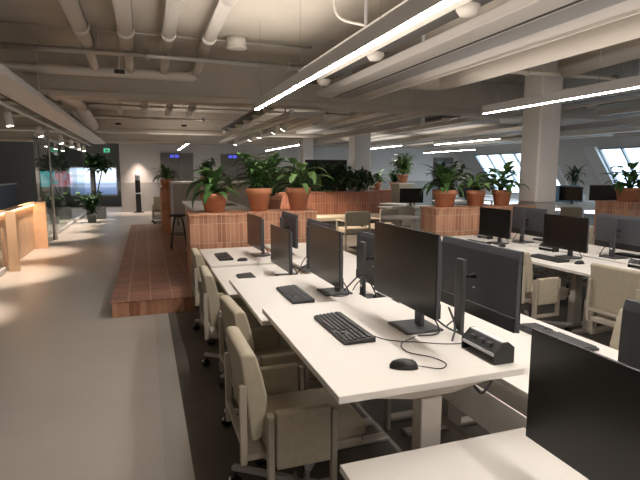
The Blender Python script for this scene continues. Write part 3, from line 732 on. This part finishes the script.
# ------------------------------------------------------------------ linear lamps
def linear(x, y0, y1, z, lab, on=True, nwire=4, w=.075, h=.11, off_y=None):
    t = thing('linear_lamp', lab, 'ceiling lamp', (x, y0, z)); L = y1 - y0
    bm = bmesh.new(); box(bm, -w / 2, w / 2, 0, L, .006, h - .035)
    for a in (-w / 2, w / 2 - .004): box(bm, a, a + .004, 0, L, h - .035, h)
    for a in (0, L - .004): box(bm, -w / 2, w / 2, a, a + .004, h - .035, h)
    obj('housing', bm, alu, t)
    bxp('diffuser', lampE if on else paint_p, t, -.021, .021, .01, L - .01, 0, .007)
    if on:
        l = bpy.data.lights.new('bounce_fill', 'AREA'); l.shape = 'RECTANGLE'; l.size = 1.9; l.size_y = L; l.energy = FILL_UP * L * (.5 if x == 4.5 else .45 if y0 > 9 else 1); l.color = (1, .92, .84)  # added area light facing up, stands in for light bounced onto the ceiling
        b = bpy.data.objects.new('bounce_fill', l); COL.objects.link(b); b.location = (x, y0 + L / 2, z + h + .01); b.rotation_euler = (PI, 0, 0)
    for k in range(nwire):
        y = .3 + k * (L - .6) / max(1, nwire - 1)
        for b0, b1 in ((9.0, 9.45), (16.6, 17.05), (20.6, 21)):
            if b0 - .1 < y0 + y < b1 + .1: y = b0 - .3 - y0
        part('suspension_wire', chrome, t, tube, [(0, y, h - .031), (0, y, ZC - z - .002)], .0025, 4)
linear(1.44, -2.5, 6.75, 2.45, 'long lit linear lamp hanging over the corridor-side bench', nwire=6)
linear(4.50, -2.5, 6.00, 2.43, 'long lit linear lamp hanging over the second bench', nwire=6)
linear(4.42, 7.5, 12.9, 2.43, 'unlit grey linear lamp over the lounge area', on=False)
linear(4.40, 14.6, 19.0, 2.43, 'lit linear lamp deep in the room behind the potted plants')
linear(7.5, 14.0, 17.1, 2.43, 'lit linear lamp beyond the second white column')
linear(11.3, 15.5, 19.0, 2.43, 'lit linear lamp near the far windows')
linear(1.20, 15.1, 19.4, 2.43, 'small lit linear lamp in front of the far double door')
linear(7.9, 2.0, 9.0, 2.43, 'grey linear lamp body beyond the white column', on=False)
linear(11.0, 1.5, 9.5, 2.46, 'second grey linear lamp body toward the sloped windows', on=False)
linear(8.2, 10.3, 13.2, 2.43, 'lit linear lamp over the far desks beside the second column')

# ------------------------------------------------------------------ pipes, ducts, trays
def pipe(lab, pts, r, m=paint_c, cat='pipe', bands=0, name='ceiling_pipe', group=None):
    t = thing(name, lab, cat, pts[0], 0, group); o0 = Vector(pts[0])
    P = [Vector(p) - o0 for p in pts]
    part('pipe_run' if 'duct' not in name else 'duct_run', m, t, tube, P, r, 16)
    for a, b in zip(P, P[1:]):
        L = (b - a).length; k = int(L / 1.6) if r < .15 else 0
        for i in range(k):
            c = a + (b - a) * ((i + .5) / k); d = (b - a).normalized(); part('clamp_ring', m, t, tube, [c - d * .02, c + d * .02], r * 1.12, 14)
    if abs(P[-1].z - P[0].z) < .3:
        c = P[len(P) // 2 - 1].lerp(P[len(P) // 2], .4); part('hanger_rod', m, t, tube, [c + Vector((0, 0, r)), Vector((c.x, c.y, ZC - o0.z))], .006, 5)
    return t
xs = (-.66, -.15, .36, .87)
for i, x in enumerate(xs):
    pipe(['thick ceiling pipe on the corridor side of four', 'thick ceiling pipe second of four from the corridor', 'thick ceiling pipe third of four from the corridor', 'thick ceiling pipe fourth, next to the long lamp'][i],
         [(x, -2, 3.37), (x, 7.72, 3.37)], .085 + .01 * (i < 2))
pipe('cross pipe running under the ends of four thick pipes', [(-3, 7.72, 3.26), (3.2, 7.72, 3.24)], .07)
pipe('second cross pipe with an upturned elbow before the big beam', curve_pts([(-3, 8.7, 3.17), (.4, 8.7, 3.17), (.78, 8.7, 3.18), (.88, 8.7, 3.28), (.88, 8.7, 3.48)], 3), .075)
for i, x in enumerate(xs): pipe(['short stub pipe under the first thick pipe', 'short stub pipe under the second thick pipe', 'short stub pipe under the third thick pipe', 'short stub pipe under the fourth thick pipe'][i], [(x, 7.76, 3.30), (x, 8.3, 3.27), (x, 8.66, 3.22)], .062)
pipe('thin conduit running parallel along the first cross pipe', [(-3, 7.3, 3.44), (2.4, 7.3, 3.44)], .02)
pipe('thin cross pipe passing in front of the white column top', [(4.6, 6.35, 3.12), (11.5, 6.2, 3.10)], .05)
pipe('thick insulated duct with an elbow above the second bench', curve_pts([(4.32, -2, 3.02), (4.32, 3, 3.02), (4.32, 6.3, 3.02), (4.22, 6.75, 3.02), (3.95, 6.95, 3.04), (3.7, 6.98, 3.06)], 4), .17, mat('insulated duct', (.52, .47, .41), .8, bump=.5, bscale=35), 'duct', name='ceiling_duct')
pipe('second round duct running toward the column top', [(6.0, -2, 3.2), (6.0, 6.1, 3.2)], .17, paint_c, 'duct', name='ceiling_duct')
pipe('big pale duct crossing from the beam to the corridor end', [(-1.28, 9.6, 3.05), (-1.42, 16.4, 3.02)], .20, paint_p, 'duct', name='ceiling_duct')
pipe('cross pipe in the second bay beyond the big beam', [(-3, 12.4, 3.12), (7, 12.4, 3.10)], .055)
pipe('lower cross pipe deeper in the second bay', [(-3, 14.4, 3.05), (8, 14.4, 3.05)], .07)
pipe('thin cross pipe just behind the big beam', [(-3, 10.6, 3.22), (9, 10.6, 3.2)], .04)
for i, x in enumerate((-.55, .05, .65, 1.2)): pipe('stub pipe joining two cross pipes in the second bay, %s from the pale duct' % ['first', 'second', 'third', 'fourth'][i], [(x, 12.4, 3.28), (x, 14.4, 3.2)], .08)
pipe('cross pipe over the far end of the room before the last beam', [(-3, 19.0, 3.0), (14, 19.0, 3.0)], .06)
pipe('curved hose pipe over the white duct at the corridor', curve_pts([(-1.9, 10.9, 3.1), (-1.6, 11.6, 3.0), (-1.3, 12.0, 3.1), (-1.2, 12.1, 3.3)], 4), .04)
pipe('thin loop conduit dropping beside the long lamp', curve_pts([(1.75, 4.6, 3.45), (1.73, 4.6, 3.2), (1.80, 4.6, 3.06), (2.05, 4.6, 3.02)], 4), .012)
def panel(lab, x0, x1, y0, y1, z, dampers=0, slit=True, group=None, h=.10):
    t = thing('radiant_panel', lab, 'ceiling panel', (x0, y0, z)); w = x1 - x0; L = y1 - y0
    bxp('casing', paint_p, t, 0, w, 0, L, 0, h, .01)
    if slit: bxp('slot', darkmetal, t, w * .30, w * .34, .15, L - .1, -.004, .002)
    bxp('grey_band', mat('panel grey', (.36, .34, .33), .6), t, w * .38, w * .68, .1, L - .05, -.003, .001)
    bxp('edge_lip', paint_c, t, w - .02, w, 0, L, -.03, .02)
    k = 0
    while k < L: bxp('hanger_strap', alu, t, -.0, .02, .3 + k, .33 + k, h, ZC - z); k += 3.2
    return t
def damperline(lab, x, y0, y1, z, n):
    t = thing('valve_pipe', lab, 'pipe', (x, y0, z)); L = y1 - y0
    bxp('dark_channel', mat('dark cable channel', (.11, .105, .10), .7), t, -.12, .12, 0, L, .06, .13, .005)
    part('pipe_run', paint_c, t, tube, [(0, 0, .19), (0, L, .19)], .05, 12)
    for i in range(n):
        y = .4 + (L - .8) * i / max(1, n - 1)
        part('valve', paint_c, t, lathe, [(.02, -.09), (.07, -.085), (.10, -.04), (.10, .02), (.07, .07), (.03, .10), (.02, .14)], 14, (0, y, .07))
panel('wide white ceiling panel with dark slot beside the long lamp', 2.75, 3.62, -2, 8.1, 2.86)
damperline('dark cable channel with round white valves along the ceiling panel', 2.56, -2, 7.6, 2.92, 6)
panel('plain white duct panel between long lamp and the valve channel', 2.10, 2.40, -2, 7.0, 2.95, slit=False)
panel('pale ceiling panel in the second bay over the spotlights', 2.72, 3.45, 9.7, 19.5, 2.70)
damperline('valve channel in the second bay over the spotlights', 2.40, 9.7, 16.2, 2.82, 6)
panel('pale ceiling panel over the lounge toward the second column', 4.8, 5.8, 9.7, 16.3, 2.90, slit=False)
panel('pale ceiling panel beyond the lounge with dark slot', 6.9, 7.8, 9.8, 19.5, 2.75)
panel('pale ceiling panel near the far windows', 9.6, 10.6, 9.8, 19.5, 2.75)
panel('pale ceiling panel close to the sloped windows', 12.4, 13.4, 6.0, 19.5, 2.72)
panel('ceiling panel beyond the column over the third bench', 7.0, 7.7, -1, 8.6, 2.85)
panel('ceiling panel further toward the sloped windows', 9.4, 10.3, -1, 8.6, 2.85)
damperline('valve channel beyond the white column', 8.6, -1, 8.4, 2.9, 5)
damperline('valve channel over the far desks', 6.35 + .4, 10, 16.2, 2.82, 5)
# corridor tray and track
t = thing('corridor_tray', 'long white suspended tray above the corridor glass wall', 'ceiling tray', (-1.80, 2, 2.68)); L = 19.0
bxp('casing', paint_p, t, 0, .42, 0, L, 0, .09, .01); bxp('slot', darkmetal, t, -.06, .0, 0, L, .02, .05)
for k in range(7): part('hanger_rod', paint_c, t, tube, [(.40, .8 + k * 2.8, .09), (.40, .8 + k * 2.8, ZC - 2.68)], .008, 5)
t = thing('light_track', 'white track carrying the corridor spotlights', 'track', (-1.92, 2, 2.60)); bxp('rail', paint_p, t, -.02, .02, 0, L, 0, .035)
for k in range(4): part('hanger_rod', paint_c, t, tube, [(0, 1 + k * 5.5, .035), (0, 1 + k * 5.5, ZC - 2.60)], .006, 5)
def mk_spot():
    t = thing('track_spotlight', '', 'spotlight')
    part('can', paint_p, t, lathe, [(.01, .0), (.05, .0), (.055, .004), (.055, .19), (.05, .20), (.01, .20)], 18)
    part('lens', spotE, t, lathe, [(.005, -.004), (.045, -.004), (.045, .001), (.005, .001)], 18)
    part('stem', paint_p, t, tube, [(0, 0, .20), (0, 0, .27)], .012, 8)
    return t
sy = (6.4, 8.95, 11.4, 14.0, 15.9, 17.5, 18.9)
spn = ['first', 'second', 'third', 'fourth', 'fifth', 'sixth', 'last']
def add_spot(lab, loc, rot, energy=SPOT_W, size=1.0, target=None):
    o = inst('spot', mk_spot, lab, loc); o.rotation_euler = rot
    l = bpy.data.lights.new('spot_beam', 'SPOT'); l.energy = energy; l.color = (1, .80, .62); l.spot_size = size; l.spot_blend = .55; l.shadow_soft_size = .04
    b = bpy.data.objects.new('spot_beam', l); COL.objects.link(b); b.location = (0, 0, -.02); b.parent = o
    return o
PROTO_KEEP = None
def mkspot_first(): pass
for i, y in enumerate(sy):
    # the lamp is added after copying, so copies must not inherit it
    o = inst('spot', mk_spot, 'white cylinder spotlight on the corridor track, %s along the glass wall' % spn[i], (-1.92, y, 2.33)); o.rotation_euler = (0, (-.10, -.15, -.2, -.12, -.2, -.1, -.1)[i], 0)
sp2 = ((2.62, 9.8, 2.45), (2.62, 10.6, 2.45), (2.62, 12.0, 2.42), (2.62, 13.2, 2.42), (2.62, 15.4, 2.42))
sp2 = tuple((a, b, 2.45) for a, b, c in sp2)
for i, p in enumerate(sp2):
    o = inst('spot', mk_spot, 'white track spotlight over the lounge aimed down, %s behind the beam' % spn[i], p); o.rotation_euler = (.25, (.55, .5, .15, .4, .3)[i], 0)
t = thing('light_track', 'white track carrying the lounge spotlights', 'track', (2.62, 9.2, 2.72)); bxp('rail', paint_p, t, -.02, .02, 0, 7, 0, .035); bxp('end_feed', paint_p, t, -.03, .03, -.1, 0, -.01, .05, .004)
for k in range(3): part('hanger_rod', paint_c, t, tube, [(0, .6 + k * 3, .035), (0, .6 + k * 3, ZC - 2.72)], .006, 5)
def beam(loc, rot, e, size, col=(1, .80, .64)):
    l = bpy.data.lights.new('spot_beam', 'SPOT'); l.energy = e; l.color = col; l.spot_size = size; l.spot_blend = .6; l.shadow_soft_size = .05
    b = bpy.data.objects.new('spot_beam', l); COL.objects.link(b); b.location = loc; b.rotation_euler = rot
for i, y in enumerate(sy): beam((-1.92 + .02, y, 2.31), (0, (.25, .15, .2, .12, .2, .1, .1)[i], 0), SPOT_W, .95)
for i, p in enumerate(sp2): beam((p[0] - .1, p[1], p[2] - .03), (.25, -.65, 0), 150, .9)

# added fill spots without fixtures, brightening the void and the corridor-end recess
for p in ((-4.5, 9, 3.3), (-5, 15, 3.3), (-3.6, 18.6, 2.7), (-1.8, 24, 3.3)): beam(p, (0, 0, 0), 70, 1.9, (1, .9, .82))
# signs
t = thing('exit_sign', 'small green lit exit sign hanging at the corridor end', 'exit sign', (-1.35, 21.0, 2.36)); bxp('housing', paint_p, t, -.12, .12, 0, .05, 0, .18, .004); bxp('lit_face', greenE, t, -.10, .10, -.008, 0, .02, .16)
bm = bmesh.new(); prism(bm, [(-.05, .04), (.02, .04), (.02, .02), (.08, .09), (.02, .16 - .01), (.02, .13), (-.05, .13)], -.014, -.009, 'y'); obj('arrow', bm, mat('sign white', (.8, .9, .85), .5), t)
part('hanger_rod', paint_c, t, tube, [(0, .025, .18), (0, .025, ZC - 2.36)], .008, 5)
t['label'] = 'small green lit exit sign hanging at the corridor end'
for x, lab in ((1.18, 'blue lit sign box over the far double door'), (3.6, 'blue lit sign box over the door behind the tall pots')):
    t = thing('door_sign', lab, 'sign', (x, 21.9, 2.2)); bxp('housing', black, t, -.2, .2, 0, .05, 0, .16, .004); bxp('lit_face', blueE, t, -.18, .18, -.008, 0, .02, .14)
    bxp('pictogram', mat('sign white', (.8, .9, .85), .5), t, -.03, .03, -.014, -.009, .04, .12)
# small dark sprinkler sensors under the beams
for x, y, z, lab in ((.02 - .3, 7.9, 3.02, 'small black camera device on the cross pipe'), (1.05, 14.2, 2.84, 'small black device in the second bay near the lamp'), (-.6, 14.2, 2.84, 'small black device in the second bay near the duct')):
    t = thing('ceiling_sensor', lab, 'sensor', (x, y, z)); bxp('body', black, t, -.07, .07, -.04, .04, 0, .05, .01); part('stem', paint_c, t, tube, [(0, 0, .05), (0, 0, ZC - z)], .008, 6)
t = thing('smoke_detector', 'round white ceiling canister near the long lamp', 'detector', (1.29, 7.3, 3.36)); part('body', paint_p, t, lathe, [(.01, 0), (.13, 0), (.14, .02), (.14, .14), (.01, .14)], 20); part('rim', paint_c, t, lathe, [(.11, -.01), (.145, -.01), (.145, .01), (.11, .01)], 20)
